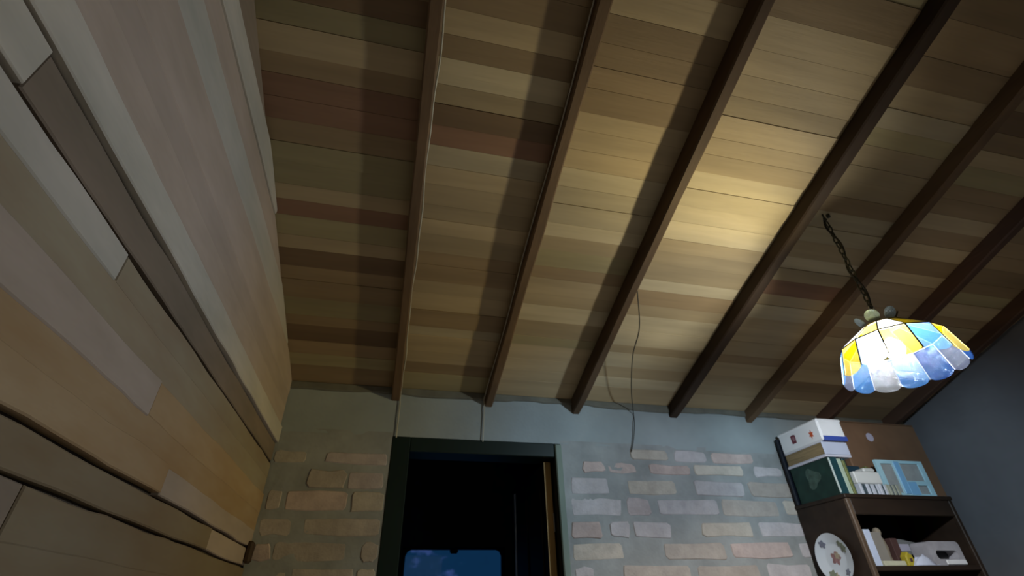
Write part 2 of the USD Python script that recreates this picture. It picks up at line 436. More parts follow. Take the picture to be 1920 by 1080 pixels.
YE = YB - .004
W_ROWS = [  # bottom, top (above the eye), boards as (from, to, thickness, tone)
    (-.60, -.42, [(-1.2, .9, .006, 'brown'), (.905, YE, .003, 'tan')]),
    (-.42, -.26, [(-1.2, 1.3, .004, 'brown'), (1.305, YE, .007, 'brown')]),
    (-.26, -.12, [(-1.2, YE, .004, 'brown')]),
    (-.12, .02, [(-1.2, 1.0, .005, 'brown'), (1.004, YE, .004, 'brown')]),
    (.02, .105, [(-1.2, YE, .006, 'umber')]),
    (.105, .192, [(-1.2, .98, .004, 'brown'), (.983, YE, .004, 'umber')]),
    (.198, .264, [(-1.2, 2.0, .004, 'umber'), (2.003, YE, .004, 'pink')]),
    (.272, .340, [(-1.2, 1.48, .010, 'amber'), (1.484, YE, .006, 'pink')]),
    (.340, .408, [(-1.2, YE, .009, 'amber')]),
    (.409, .484, [(-1.2, 1.26, .011, 'pink'), (1.262, YE, .008, 'amber')]),
    (.489, .566, [(-1.2, YE, .005, 'olive')]),
    (.569, .631, [(-1.2, .93, .007, 'grey'), (.936, YE, .003, 'olive')]),
    (.640, .725, [(-1.2, .545, .012, 'white'), (.552, YE, .002, 'brown')]),
    (.727, .806, [(-1.2, YE, .014, 'white')]),
    (.807, .905, [(-1.2, YE, .007, 'pink')]),
    (.906, .990, [(-1.2, YE, .005, 'brown' if 0 else 'pink')]),
    (.991, 1.130, [(-1.2, YE, .006, 'pink')]),
    (1.131, 1.252, [(-1.2, YE, .008, 'grey')]),
    (1.253, 1.360, [(-1.2, YE, .004, 'pink')]),
    (1.361, 1.450, [(-1.2, YE, .012, 'white')]),
    (1.452, 1.62, [(-1.2, YE, .004, 'brown')]),
    (1.622, 1.80, [(-1.2, YE, .006, 'grey')]),
    (1.802, 1.99, [(-1.2, YE, .006, 'tan')]),
    (1.992, 2.2, [(-1.2, YE, .006, 'pink')])]
CRACKS = (.268, .6355, .727, .192, .195)                    # heights where two boards leave an open crack
s = 0
for z0, z1, boards in W_ROWS:
    ov = tuple(-.001 if min(abs(z - c) for c in CRACKS) < .006 else .006 for z in (z0, z1))
    for y0, y1, t, tone in boards:
        s += 1
        m = wall_plank(y0, y1, z0 + EYE, z1 + EYE, t + (.0013 * (s % 3)), s, over=ov, e0=.006, e1=.006)
        if m is not None:
            obj('plank', m, f'plank_{tone}', wl)

# ceiling: boards across the rafters, each bay its own pieces
RX = [-0.050, 0.470, 0.995, 1.635, 2.180, 2.730, 3.270]   # left faces of the rafters
RW, RD = 0.046, 0.072
ce = thing('ceiling', kind='structure')
N_UP, DOWN = V([0, math.sin(ANG), math.cos(ANG)]), V([0, math.cos(ANG), -math.sin(ANG)])
obj('backing', slab([(XL - .1, -.1), (XR + .1, -.1), (XR + .1, 5.5), (XL - .1, 5.5)], .06, .001, V([0, YB, ZW]) + N_UP * .018, (1, 0, 0), -DOWN, N_UP), 'board_dark', ce)
BY = [2.6, 2.46, 2.38, 2.295, 2.19, 2.13, 2.025, 1.925, 1.855, 1.765, 1.70, 1.61, 1.54, 1.475, 1.385, 1.31, 1.23, 1.155, 1.08, 1.015, .93, .86, .785, .70, .60, .48, .36, .22, .08, -.06, -.2, -.36, -.5]
edges = [XL] + [x + RW / 2 for x in RX] + [XR]
TONE = {  # (board, bay): tones read for the boards that stand out
    0: 'bt.tt.', 1: 'dott', }
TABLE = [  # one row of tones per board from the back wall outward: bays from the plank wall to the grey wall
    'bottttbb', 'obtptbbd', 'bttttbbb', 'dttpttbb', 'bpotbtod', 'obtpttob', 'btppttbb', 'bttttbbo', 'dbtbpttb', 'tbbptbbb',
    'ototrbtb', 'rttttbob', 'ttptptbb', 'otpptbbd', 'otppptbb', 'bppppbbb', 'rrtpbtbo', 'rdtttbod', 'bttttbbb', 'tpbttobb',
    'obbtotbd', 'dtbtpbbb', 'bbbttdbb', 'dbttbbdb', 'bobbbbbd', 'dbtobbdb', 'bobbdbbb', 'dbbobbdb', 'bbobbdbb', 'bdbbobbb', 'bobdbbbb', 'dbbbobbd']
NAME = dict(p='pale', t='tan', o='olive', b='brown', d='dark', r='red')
for i in range(len(BY) - 1):
    for j in range(len(edges) - 1):
        u0, u1 = edges[j] + .001, edges[j + 1] - .001
        d0, d1 = (YB - BY[i]) / math.cos(ANG) + .0001, (YB - BY[i + 1]) / math.cos(ANG) - .0001
        n = 7
        us = np.linspace(u0, u1, n)
        e = lambda sd: .0003 * V([rnd.uniform(-1, 1) for _ in range(n)])
        ring = [(u, d0 + k) for u, k in zip(us, abs(e(0)))] + [(u, d1 - k) for u, k in zip(us[::-1], abs(e(1)))]
        ring = ring[::-1]                                   # seen from below
        h = rnd.choice([0, .001, .002, .004])
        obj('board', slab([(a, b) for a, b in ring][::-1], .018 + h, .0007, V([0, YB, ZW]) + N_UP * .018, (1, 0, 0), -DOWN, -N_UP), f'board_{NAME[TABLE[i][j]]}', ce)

RAFTER_LABEL = ['rafter nearest the plank wall, overhead, with a thin pale cable along its edge',
                'second rafter from the plank wall, with a pale cable stapled to its side',
                'third rafter from the plank wall, lit underneath, a thin cord hanging from it',
                'fourth rafter from the plank wall, almost black, just left of the lamp chain',
                'fifth rafter from the plank wall, brown, passing behind the lamp chain',
                'sixth rafter from the plank wall, dim, passing above the glass lamp',
                'last dim rafter next to the grey plaster wall at right']
for k, x in enumerate(RX):
    n = 26
    ys = np.linspace(YB - .002, -.5, n)
    v, f = [], []
    for i, y in enumerate(ys):
        w = [.0025 * (meshkit.noise(V([y * 4.0, k * 9.1, q])) - .5) * 2 for q in range(4)]
        base = V([0, y, ceil_z(y) - .0035])
        c = .006
        wd, dp = (.058 if k == 3 else RW), (.086 if k == 2 else RD)
        for (a, b) in [(0, 0), (0, -dp + c), (c, -dp), (wd - c, -dp), (wd, -dp + c), (wd, 0)]:
            q = (w[0] if a < RW / 2 else w[1])
            v.append(base + V([x + a + q, 0, 0]) + V([0, -N_UP[1] * -b * 0, 0]) + N_UP * (b + (w[2] if b < 0 else 0)))
    m = 6
    for i in range(n - 1):
        for q in range(m):
            A, B, C, D = i * m + q, i * m + (q + 1) % m, (i + 1) * m + (q + 1) % m, (i + 1) * m + q
            f += [[A, B, C], [A, C, D]]
    for q in range(1, m - 1):
        f += [[0, q + 1, q], [(n - 1) * m, (n - 1) * m + q, (n - 1) * m + q + 1]]
    v = V(v)
    v[:m, 1] = YB - .001                                    # plumb cut against the wall
    me = trimesh.Trimesh(v, f, process=False)
    if me.volume < 0:
        me.invert()
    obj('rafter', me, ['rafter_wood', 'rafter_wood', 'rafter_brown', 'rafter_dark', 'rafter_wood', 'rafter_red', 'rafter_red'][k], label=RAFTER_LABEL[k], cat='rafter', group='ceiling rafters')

# ------------------------------------------------------------------ the door and the dark room behind
d1 = thing('door_1', kind='structure')
FZ = DZ
obj('frame_jamb', cbox(DX0, .075, YB - .006, YB + .15, 0, FZ, .004), 'door_green', d1)
obj('frame_jamb', cbox(.870, .895, YB + .004, YB + .15, 0, FZ - .004, .003), 'door_green', d1)
obj('frame_head', cbox(.075, .870, YB - .004, YB + .15, FZ - .075, FZ, .004), 'door_green', d1)
obj('door_trim', cbox(.874, DX1 + .006, YB - .012, YB + .003, 0, FZ - .004, .005), 'door_trim', d1, label='grey green door trim')
HX, HY, TH = .862, YB + .065, math.radians(91)
cd, sd = math.cos(TH), math.sin(TH)


def leaf_box(a0, a1, t0, t1, z0, z1, b=.003):
    m = cbox(a0, a1, t0, t1, z0, z1, b)                     # a along the leaf from the hinge, t its thickness
    v = m.vertices.copy()
    m.vertices = np.stack([HX - v[:, 0] * cd + v[:, 1] * sd, HY + v[:, 0] * sd + v[:, 1] * cd, v[:, 2]], 1)
    m.fix_normals()
    return m


LT = FZ - .085
obj('door_leaf', join(leaf_box(.004, .77, -.036, 0, .01, LT), *[leaf_box(.10 + .33 * k, .36 + .33 * k, -.042, -.03, z0, z1) for k in (0, 1) for z0, z1 in ((.2, .95), (1.1, LT - .12))]), 'leaf_black', d1, label='black painted door leaf standing open')
obj('hinge_edge', leaf_box(0, .005, -.038, .001, .01, LT, .001), 'leaf_edge', d1, label='bare ochre wood edge of the open door leaf')
obj('closing_edge', leaf_box(.745, .78, -.040, .001, .01, LT - .02, .003), 'leaf_lip', d1)
for z in (.25, 1.0, 1.75):
    obj('hinge', leaf_box(-.006, .03, -.0025, .004, z, z + .09, .001), 'steel', d1)
FY = 5.2
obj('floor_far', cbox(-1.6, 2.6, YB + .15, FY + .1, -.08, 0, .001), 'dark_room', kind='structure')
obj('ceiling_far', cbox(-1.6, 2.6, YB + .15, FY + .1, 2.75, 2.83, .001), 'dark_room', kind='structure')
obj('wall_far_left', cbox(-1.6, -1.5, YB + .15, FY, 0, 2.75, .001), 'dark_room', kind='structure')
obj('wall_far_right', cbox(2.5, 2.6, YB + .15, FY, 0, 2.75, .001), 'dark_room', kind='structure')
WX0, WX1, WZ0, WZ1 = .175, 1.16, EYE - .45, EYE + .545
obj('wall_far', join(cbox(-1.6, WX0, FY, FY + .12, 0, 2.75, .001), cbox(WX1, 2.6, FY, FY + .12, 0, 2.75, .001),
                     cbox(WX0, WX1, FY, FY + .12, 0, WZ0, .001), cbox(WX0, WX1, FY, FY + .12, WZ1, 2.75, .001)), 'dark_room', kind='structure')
w1 = thing('window_1', kind='structure')
obj('window_frame', cbox(WX0, WX0 + .03, FY + .02, FY + .07, WZ0, WZ1), 'leaf_black', w1)
obj('window_frame', cbox(WX1 - .03, WX1, FY + .02, FY + .07, WZ0, WZ1), 'leaf_black', w1)
obj('window_frame', cbox(WX0, WX1, FY + .02, FY + .07, WZ1 - .02, WZ1), 'leaf_black', w1)
obj('window_frame', cbox(WX0, WX1, FY + .02, FY + .07, WZ0, WZ0 + .03), 'leaf_black', w1)
obj('latch', cbox(.62, .70, FY + .0, FY + .03, WZ1 - .055, WZ1 - .01, .015), 'leaf_black', w1)
for sx, x in ((1, WX0 + .03), (-1, WX1 - .03)):
    obj('corner_bracket', slab([(x, WZ1 - .02), (x, WZ1 - .075), (x + sx * .02, WZ1 - .035), (x + sx * .055, WZ1 - .02)][::(1 if sx > 0 else -1)], .02, .002, (0, FY + .05, 0), (1, 0, 0), (0, 0, 1), (0, -1, 0)), 'leaf_black', w1)
obj('pane', cbox(WX0 + .02, WX1 - .02, FY + .042, FY + .047, WZ0 + .02, WZ1 - .01, .001), 'window_glass', w1)

# a small dark wooden peg in the corner of the plank wall
obj('peg', cbox(XL + .002, XL + .030, YB - .06, YB - .014, EYE + .205, EYE + .29, .008), 'peg_wood', label='small dark wooden peg in the corner between plank wall and brick wall', cat='peg')

# ------------------------------------------------------------------ cables
rz = lambda y: ceil_z(y) - RD / math.cos(ANG) - .004        # underside of the rafters
ys = np.linspace(-.45, YB - .012, 60)
p = [(RX[0] + RW + .002 + .003 * math.sin(9 * y) + .002 * math.sin(23 * y), y, rz(y) + .012) for y in ys]
p += [(RX[0] + RW + .003, YB - .012, z) for z in np.linspace(rz(YB) - .01, DZ - .01, 8)]
obj('cable', tube(p, .0035, 6), 'cable_pale', smooth=True, label='thin pale cable along the rafter nearest the plank wall, down to the door frame', cat='cable')
p = [(RX[1] - .004 + .002 * math.sin(7 * y), y, ceil_z(y) - .042 + .006 * math.sin(5 * y)) for y in ys]
p += [(RX[1] - .002 - .001 * k, YB - .012, z) for k, z in enumerate(np.linspace(ceil_z(YB) - .07, DZ - .01, 8))]
obj('cable', tube(p, .0032, 6), 'cable_pale', smooth=True, label='thin pale cable on the side of the second rafter from the plank wall', cat='cable')
obj('cord', tube(curve([(RX[2] + RW + .001, 1.70, rz(1.70) - .004), (1.11, 1.86, EYE + 1.155), (1.17, 2.08, EYE + 1.115), (1.275, 2.35, EYE + 1.045), (1.384, YB - .024, EYE + 1.0), (1.384, YB - .016, EYE + .93), (1.36, YB - .014, EYE + .83), (1.335, YB - .012, EYE + .76)], 60), .0028, 6), 'cable_dark', smooth=True,
    label='thin dark cord hanging from the third rafter to the brick wall beside the door', cat='cord')

# ------------------------------------------------------------------ the stained glass pendant lamp
LX, LY = 1.788, 1.245
lamp = thing('pendant_lamp', 'lit stained glass pendant lamp of yellow and blue panels hanging by a chain', 'lamp', (LX, LY, EYE + .71))
NP = 13
A0 = 155.0
STEP = 360.0 / NP
R1, R2, R3, H1, H2 = .197, .168, .070, .105, .178          # rim, shoulder and crown radii; their heights above the rim


def panel(ra, za, rb, zb, ang, bulge=.0, scallop=0.0, gap=.0022):
    """A flat trapezoid of glass from radius ra (bottom) to rb (top); scallop rounds its lower edge down."""
    am = math.radians(ang)
    h = math.radians(STEP / 2)
    er, et = V([math.cos(am), math.sin(am), 0]), V([-math.sin(am), math.cos(am), 0])
    wa, wb_ = ra * math.sin(h) - gap, rb * math.sin(h) - gap
    ca, cb = er * ra * math.cos(h) + V([0, 0, za]), er * rb * math.cos(h) + V([0, 0, zb])
    W = cb - ca
    L = np.linalg.norm(W)
    W = W / L
    N = np.cross(et, W)
    ring = []
    for t in np.linspace(-1, 1, 9):
        ring.append((t * wa * (1 if abs(t) < 1 else 1), -scallop * (1 - t * t) ** .6 if scallop else 0.0))
    ring += [(wb_, L - gap), (-wb_, L - gap)]
    if not scallop:
        ring = [(-wa, gap), (wa, gap), (wb_, L - gap), (-wb_, L - gap)]
    return slab(ring, .003, .0006, ca - N * .0015, et, W, N)


LOWER = {}
UPPER = {}
for k in range(NP):
    a = (A0 + STEP * (k + .5)) % 360
    LOWER[k] = ['yellow', 'milk_blue', 'milk_yellow', 'blue', 'yellow', 'deep_blue', 'lavender', 'deep_blue', 'blue', 'pearl', 'blue', 'lavender', 'blue'][k]
    UPPER[k] = ['white', 'gold', 'frost', 'amber', 'navy', 'amber', 'slate', 'umber', 'slate', 'umber', 'navy', 'amber', 'white'][k]
for k in range(NP):
    a = A0 + STEP * (k + .5)
    obj('lower_panel', panel(R1, 0, R2, H1, a, scallop=.016), f'glass_{LOWER[k]}', lamp)
    obj('upper_panel', panel(R2, H1 + .001, R3, H2, a), f'glass_{UPPER[k]}', lamp)
ringpt = lambda r, z, a: V([r * math.cos(math.radians(a)), r * math.sin(math.radians(a)), z])
for k in range(NP):
    a = A0 + STEP * k
    obj('seam', tube([ringpt(R1 + .001, -.001, a), ringpt(R2 + .001, H1, a)], .0026, 5), 'lead', lamp)
    obj('seam', tube([ringpt(R2 + .001, H1, a), ringpt(R3, H2, a)], .0026, 5), 'lead', lamp)
obj('shoulder_band', tube([ringpt(R2, H1, A0 + STEP * k) for k in range(NP)], .003, 5, True), 'lead', lamp)
obj('crown_band', tube([ringpt(R3, H2, A0 + STEP * k) for k in range(NP)], .004, 6, True), 'lead', lamp)
obj('cap', lathe([(0, H2 + .034), (.012, H2 + .034), (.016, H2 + .024), (.05, H2 + .014), (.076, H2 + .001), (.076, H2 - .003), (.05, H2 + .006), (0, H2 + .010)], 26), 'brass', lamp, smooth=30)
obj('stem', tube([(0, 0, H2 + .03), (0, 0, H2 + .075)], [.007, .005], 10), 'brass', lamp)
loop = [(0.013 * math.cos(t), 0, H2 + .085 + .013 * math.sin(t)) for t in np.linspace(0, 2 * math.pi, 14, endpoint=False)]
obj('loop', tube(loop, .0025, 6, True), 'steel', lamp)
BX, BYY, BZ = -.045, -.035, .060                           # the bulb hangs a little askew, towards the plank wall
obj('socket', tube([(BX * .1, BYY * .1, H2 + .01), (BX * .5, BYY * .5, H2 - .02), (BX * .85, BYY * .85, BZ + .04)], [.012, .017, .016], 12), 'lead', lamp)
bulb = trimesh.creation.icosphere(2, .033)
bv = bulb.vertices.copy()
bv[:, 2] = np.where(bv[:, 2] > 0, bv[:, 2] * 1.25, bv[:, 2])
bulb.vertices = bv + V([BX, BYY, BZ])
obj('bulb', bulb, 'bulb_light', lamp, smooth=True, label='glowing white bulb')
for k, g in enumerate(['sage', 'mist', 'smoke', 'smoke', 'smoke', 'mist']):   # crown of small round glass petals around the cap
    a = math.radians(205 + 60 * k)
    er, et = V([math.cos(a), math.sin(a), 0]), V([-math.sin(a), math.cos(a), 0])
    W = er * .55 + V([0, 0, .83])
    ring = [(.025 * math.cos(t), .025 + .025 * math.sin(t)) for t in np.linspace(0, 2 * math.pi, 16, endpoint=False)]
    obj('crown_petal', slab(ring, .003, .0006, er * .045 + V([0, 0, H2 + .012]), et, W / np.linalg.norm(W), np.cross(et, W)), f'glass_{g}', lamp)
ct = ceil_z(LY) - (EYE + .71) - .004                       # the boards above, in the lamp's frame
zc, k = H2 + .105, 0
while zc < ct - .035:
    t = np.linspace(0, 2 * math.pi, 12, endpoint=False)
    l = np.stack([.0085 * np.cos(t), 0 * t, zc + .019 * np.sin(t)], 1)
    if k % 2:
        l = l[:, [1, 0, 2]]
    obj('chain_link', tube(l, .0030, 5, True), 'chain_metal', lamp)
    zc += .0305
    k += 1
obj('ceiling_hook', join(tube([(0, 0, ct), (0, 0, ct - .02), (.010, 0, ct - .030), (0, 0, ct - .040), (-.008, 0, ct - .032)], .0035, 6), tube([(.03, 0, ct + .004), (.03, 0, ct - .012)], .008, 8)), 'chain_metal', lamp)
zs = np.linspace(H2 + .07, ct - .01, 40)
obj('flex', tube([(.011 * math.sin(26 * z), .011 * math.cos(26 * z), z) for z in zs], .0038, 6), 'cable_dark', lamp, smooth=True, label='dark flex wound through the chain')

# ------------------------------------------------------------------ the cabinet in the corner
CX0, CX1, CY0, CY1, CZ = 2.335, 3.04, 2.222, 2.592, EYE + .487
CB = EYE - .25
cab = thing('cabinet', 'dark brown wooden cabinet with an open shelf in the corner by the grey wall', 'cabinet')
obj('side_panel', cbox(CX0, CX0 + .02, CY0 + .012, CY1, CB, CZ - .02, .002), 'cabinet_wood', cab)
obj('side_panel', cbox(CX1 - .02, CX1, CY0 + .012, CY1, CB, CZ - .02, .002), 'cabinet_wood', cab)
obj('top_board', cbox(CX0 - .006, CX1 + .006, CY0 - .004, CY1, CZ - .02, CZ, .003), 'cabinet_wood', cab)
obj('back_panel', cbox(CX0 + .02, CX1 - .02, CY1 - .012, CY1, CB, CZ - .02, .001), 'cabinet_inner', cab)
obj('frieze', cbox(CX0 + .024, CX1 - .024, CY0 + .002, CY0 + .018, CZ - .10, CZ - .02, .003), 'cabinet_wood', cab)
obj('corner_post', cbox(CX0 - .001, CX0 + .024, CY0, CY0 + .022, CB, CZ - .02, .004), 'cabinet_edge', cab, label='worn lighter front post')
obj('corner_post', cbox(CX1 - .024, CX1 + .001, CY0, CY0 + .022, CB, CZ - .02, .004), 'cabinet_wood', cab)
SZ = EYE + .155
obj('shelf', cbox(CX0 + .02, CX1 - .02, CY0 + .004, CY1 - .012, SZ - .022, SZ, .003), 'cabinet_wood', cab)
obj('shelf', cbox(CX0 + .02, CX1 - .02, CY0 + .004, CY1 - .012, CB, CB + .022, .003), 'cabinet_wood', cab)

# round plate hung on the cabinet's left side (its face towards -x)
pl = thing('plate', 'round white plate with painted flowers hung on the cabinet side', 'plate', (CX0 - .001, 2.418, EYE + .205))
PR = .118
dish = lathe([(0, .006), (.060, .006), (.072, .010), (PR - .004, .022), (PR, .0235), (PR - .002, .0195), (.074, .004), (.058, 0.0), (0, 0.0)], 48)
TOX = np.array([[0, 0, -1, 0], [0, 1, 0, 0], [1, 0, 0, 0], [0, 0, 0, 1]], float)   # lathe axis z -> -x
dish.apply_transform(TOX)
if dish.volume < 0:
    dish.invert()
obj('dish', dish, 'porcelain', pl, smooth=35)


def blossom(r, lobes, seed):
    q = random.Random(seed)
    return [(r * (1 + .22 * math.cos(lobes * t) + q.uniform(-.08, .08)) * math.cos(t), r * (1 + .22 * math.cos(lobes * t) + q.uniform(-.08, .08)) * math.sin(t)) for t in np.linspace(0, 2 * math.pi, 24, endpoint=False)]


for (dy, dz, r, m_, h) in [(.0, .0, .028, 'flower_rose', .0058), (-.014, .010, .016, 'flower_beige', .0064), (.052, .070, .018, 'flower_grey', .0155), (-.078, .040, .020, 'flower_green', .0155),
                           (-.060, .062, .014, 'flower_green', .0150), (.048, -.072, .020, 'flower_green', .0155), (.028, -.080, .016, 'flower_beige', .0140), (-.055, -.068, .016, 'flower_grey', .0150)]:
    a = math.atan2(dz, dy)
    tilt = V([0, 0, 0.0])
    rr = math.hypot(dy, dz)
    N = V([-1.0, 0, 0]) if rr < .05 else V([-1.0, -.30 * math.cos(a), -.30 * math.sin(a)])
    N /= np.linalg.norm(N)
    U = np.cross(V([0, 0, 1.0]), N)
    U /= np.linalg.norm(U)
    W = np.cross(N, U)
    obj('painted_flower', slab(blossom(r, 5, int(1000 * abs(dz) + 31 * r)), .0012, .0003, V([-h, dy, dz]), U, W, N), m_, pl)

# ------------------------------------------------------------------ things on top of the cabinet
T = CZ


def book(name, label, x0, x1, y0, y1, z0, z1, cover, pages='pages_cream', spine=None, standing=True, cat='book', extra=None, group=None):
    """A closed book. Standing: its spine faces the room (-y), its boards are the x sides. Lying: boards below and above, spine to the room."""
    b = thing(name, label, cat, ((x0 + x1) / 2, (y0 + y1) / 2, z0), group=group)
    w, d, h = (x1 - x0) / 2, (y1 - y0) / 2, z1 - z0
    t = .003
    if standing:
        obj('pages', cbox(-w + t, w - t, -d + .004, d - .004, .003, h - .004, .001), pages, b)
        obj('cover', cbox(-w, -w + t, -d, d, 0, h, .001), cover, b)
        obj('cover', cbox(w - t, w, -d, d, 0, h, .001), cover, b)
        obj('spine', cbox(-w, w, -d - .002, -d + .003, 0, h, .002), spine or cover, b)
    else:
        obj('pages', cbox(-w + .004, w - .004, -d + .004, d - .003, t, h - t, .001), pages, b)
        obj('cover', cbox(-w, w, -d, d, 0, t, .001), cover, b)
        obj('cover', cbox(-w, w, -d, d, h - t, h, .001), cover, b)
        obj('spine', cbox(-w, w, -d - .002, -d + .003, 0, h, .002), spine or cover, b)
    return b, w, d, h


b, w, d, h = book('book', 'large dark green book standing at the cabinet edge, cover facing the brick wall', 2.343, 2.400, 2.250, 2.545, T, T + .196, 'cover_green', spine='spine_teal')
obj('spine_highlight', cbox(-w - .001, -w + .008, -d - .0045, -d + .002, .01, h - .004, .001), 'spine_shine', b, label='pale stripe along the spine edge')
obj('cover_picture', slab(blossom(.05, 3, 5), .0008, .0002, (-w, .0, .115), (0, -1, 0), (0, 0, 1), (-1, 0, 0)), 'cover_green_pale', b, label='faint pale picture on the cover')
book('book', 'pale mint spined book standing right beside the large dark green book', 2.403, 2.428, 2.252, 2.52, T, T + .190, 'spine_mint')
book('book', 'narrow olive green book between the mint book and the white carton', 2.431, 2.446, 2.248, 2.50, T, T + .180, 'spine_olive')
book('book', 'thin dark teal book right of the olive book, under the stack', 2.449, 2.466, 2.262, 2.50, T, T + .194, 'spine_teal')
b = thing('board', 'thin white board lying across the standing books under the thick book', 'board', (2.42, 2.405, T + .198))
obj('sheet', cbox(-.082, .092, -.158, .150, 0, .012, .003), 'cover_white', b)
b, w, d, h = book('book', 'thick book with yellowed pages lying flat beneath the white box', 2.340, 2.512, 2.250, 2.550, T + .211, T + .281, 'cover_white', 'pages_gold', 'cover_pale_blue', standing=False)
bx = thing('box', 'white cardboard box with a dark red and an orange emblem, topping the stack', 'box', (2.425, 2.392, T + .283))
bw, bd, bh = .083, .165, .122
obj('carton', cbox(-bw, bw, -bd, bd, .0, bh, .010), 'white_card', bx, smooth=30)
obj('lid', join(cbox(-bw - .002, bw + .002, -bd - .002, bd + .002, bh - .014, bh + .004, .006)), 'white_card', bx, smooth=30)
obj('blue_band', cbox(-bw * .9, bw + .0012, -bd - .0012, -bd + .02, .0, .026, .001), 'blue_print', bx, label='blue band along the lower front edge')
sq = [(-.017, -.024), (.017, -.024), (.019, .022), (.0, .027), (-.019, .022)]
obj('red_emblem', slab(sq, .001, .0003, (-bw - .0001, .045, .064), (0, -1, 0), (0, 0, 1), (-1, 0, 0)), 'red_print', bx, label='dark red shield emblem')
obj('red_emblem', slab([(.5 * a, .5 * c) for a, c in sq], .0014, .0003, (-bw - .0003, .043, .066), (0, -1, 0), (0, 0, 1), (-1, 0, 0)), 'red_print_pale', bx)
st = []
for k in range(12):
    r = .024 if k % 2 == 0 else .012
    st.append((r * .8 * math.cos(math.pi * k / 6 + .4), r * 1.1 * math.sin(math.pi * k / 6 + .4)))
obj('orange_emblem', slab(st, .001, .0003, (-bw - .0001, -.095, .052), (0, -1, 0), (0, 0, 1), (-1, 0, 0)), 'orange_print', bx, label='orange red star shaped emblem')
fo = thing('folder', 'thin black folder upright behind the book stack, against the brick wall', 'folder', (2.400, 2.566, T))
obj('cover', cbox(-.068, .05, -.008, .0, 0, .385, .003), 'folder_black', fo)
obj('cover', cbox(-.068, .05, .003, .011, 0, .385, .003), 'folder_black', fo)
obj('spine', cbox(-.071, -.066, -.008, .011, 0, .385, .002), 'folder_black', fo)

tb = thing('box', 'dark teal box standing behind the white carton', 'box', (2.553, 2.388, T))
obj('carton', cbox(-.075, .075, -.055, .055, 0, .172, .004), 'box_teal', tb)
obj('lid', cbox(-.077, .077, -.057, .057, .145, .176, .004), 'box_teal', tb)
BHT = .058
BK = [('white', .018), ('dark', .012), ('dark', .010), ('white', .022), ('dark', .008), ('white', .024), ('dark', .009), ('white', .020), ('white', .018), ('dark', .010), ('white', .016),
      ('sage', .016), ('sage', .014), ('dark', .007), ('sage', .018), ('dark', .006), ('sage', .020)]
x = 2.470
cx_end = 0
NTH = ['first', 'second', 'third', 'fourth', 'fifth', 'sixth', 'seventh', 'eighth']
seen = {}
for col, wd in BK:
    seen[col] = seen.get(col, -1) + 1
    nm = f"{NTH[seen[col]]} from left of the slim {col} booklets in the cabinet's front row"
    if col == 'sage':
        nm = f'{NTH[seen[col]]} from left of the slim sage booklets by the blue frame'
    q = thing('booklet', nm, 'booklet', (x + wd / 2, 2.275, T), group=f'{col} booklets on the cabinet top')
    hh = BHT + rnd.uniform(-.004, .0)
    obj('pages', cbox(-wd / 2 + .0015, wd / 2 - .0015, -.035, .036, .002, hh - .002, .001), 'pages_cream', q)
    obj('cover', cbox(-wd / 2 + .0005, wd / 2 - .0005, -.0385, .034, 0, hh, .002), f'booklet_{col}', q)
    x += wd + .001
    if col == 'white':
        cx_end = x
ca = thing('carton', 'small white carton lying on the row of slim booklets', 'carton', (2.565, 2.283, T + BHT + .001))
obj('carton_body', cbox(-.092, .082, -.040, .040, 0, .064, .005), 'carton_white', ca)
obj('flap', cbox(-.010, .070, -.036, .036, .062, .086, .010), 'carton_white', ca)
for k, (x0, hgt, m_, lab) in enumerate([(2.652, .172, 'spine_olive', 'olive green book standing between the white carton and the blue frame'), (2.676, .160, 'spine_cream', 'narrow cream book between the olive book and the blue frame')]):
    book('book', lab, x0, x0 + .020 - .006 * k, 2.318, 2.46, T, T + hgt, m_)

pf = thing('picture_frame', 'light blue picture frame with three grey pictures on the cabinet top', 'picture frame', (2.835, 2.272, T), rotz=0)
FW, FH = .165, .196
SETS = [(-FW + .028, -.050, .020, FH - .020), (.000, FW - .030, .085, FH - .016), (.062, FW - .030, .016, .062)]
from shapely.geometry import box as sbox
face = sbox(-FW, 0, FW, FH)
for (a, c, e, g) in SETS:
    face = face.difference(sbox(a, e, c, g))
fm = trimesh.creation.extrude_polygon(face, .016, engine='earcut')
ROT = np.array([[1, 0, 0, 0], [0, 0, 1, -.016], [0, 1, 0, 0], [0, 0, 0, 1]], float)
fm.apply_transform(ROT)
if fm.volume < 0:
    fm.invert()
fm.fix_normals()
obj('frame_face', fm, 'frame_blue', pf)
for (a, c, e, g) in SETS:
    obj('picture', cbox(a - .004, c + .004, -.008, -.003, e - .003, g + .003, .001), 'frame_panel', pf)
obj('divider', cbox(-.046, -.004, -.0185, -.012, .014, FH - .006, .003), 'frame_blue_deep', pf)
obj('divider', cbox(-.008, .058, -.0185, -.012, .010, .080, .003), 'frame_blue_deep', pf)
obj('backing', cbox(-FW + .006, FW - .006, -.002, .003, .004, FH - .004, .001), 'cardboard', pf)
obj('stand', cbox(-.015, .015, .004, .05, 0, .11, .002), 'cardboard', pf)

kb = thing('cardboard_box', 'large brown cardboard box with a round white sticker in the corner', 'box', (2.93, 2.475, T))
obj('carton', cbox(-.30, .30, -.105, .108, 0, .455, .006), 'cardboard', kb)
for sx in (-1, 1):
    obj('flap', cbox(-.30, .30, min(sx * .002, sx * .105), max(sx * .002, sx * .105), .455, .460, .001), 'cardboard', kb)
obj('sticker', slab([(.026 * math.cos(t), .026 * math.sin(t)) for t in np.linspace(0, 2 * math.pi, 20, endpoint=False)], .001, .0003, (-.085, -.105, .365), (1, 0, 0), (0, 0, 1), (0, -1, 0)), 'sticker', kb, label='round white sticker')

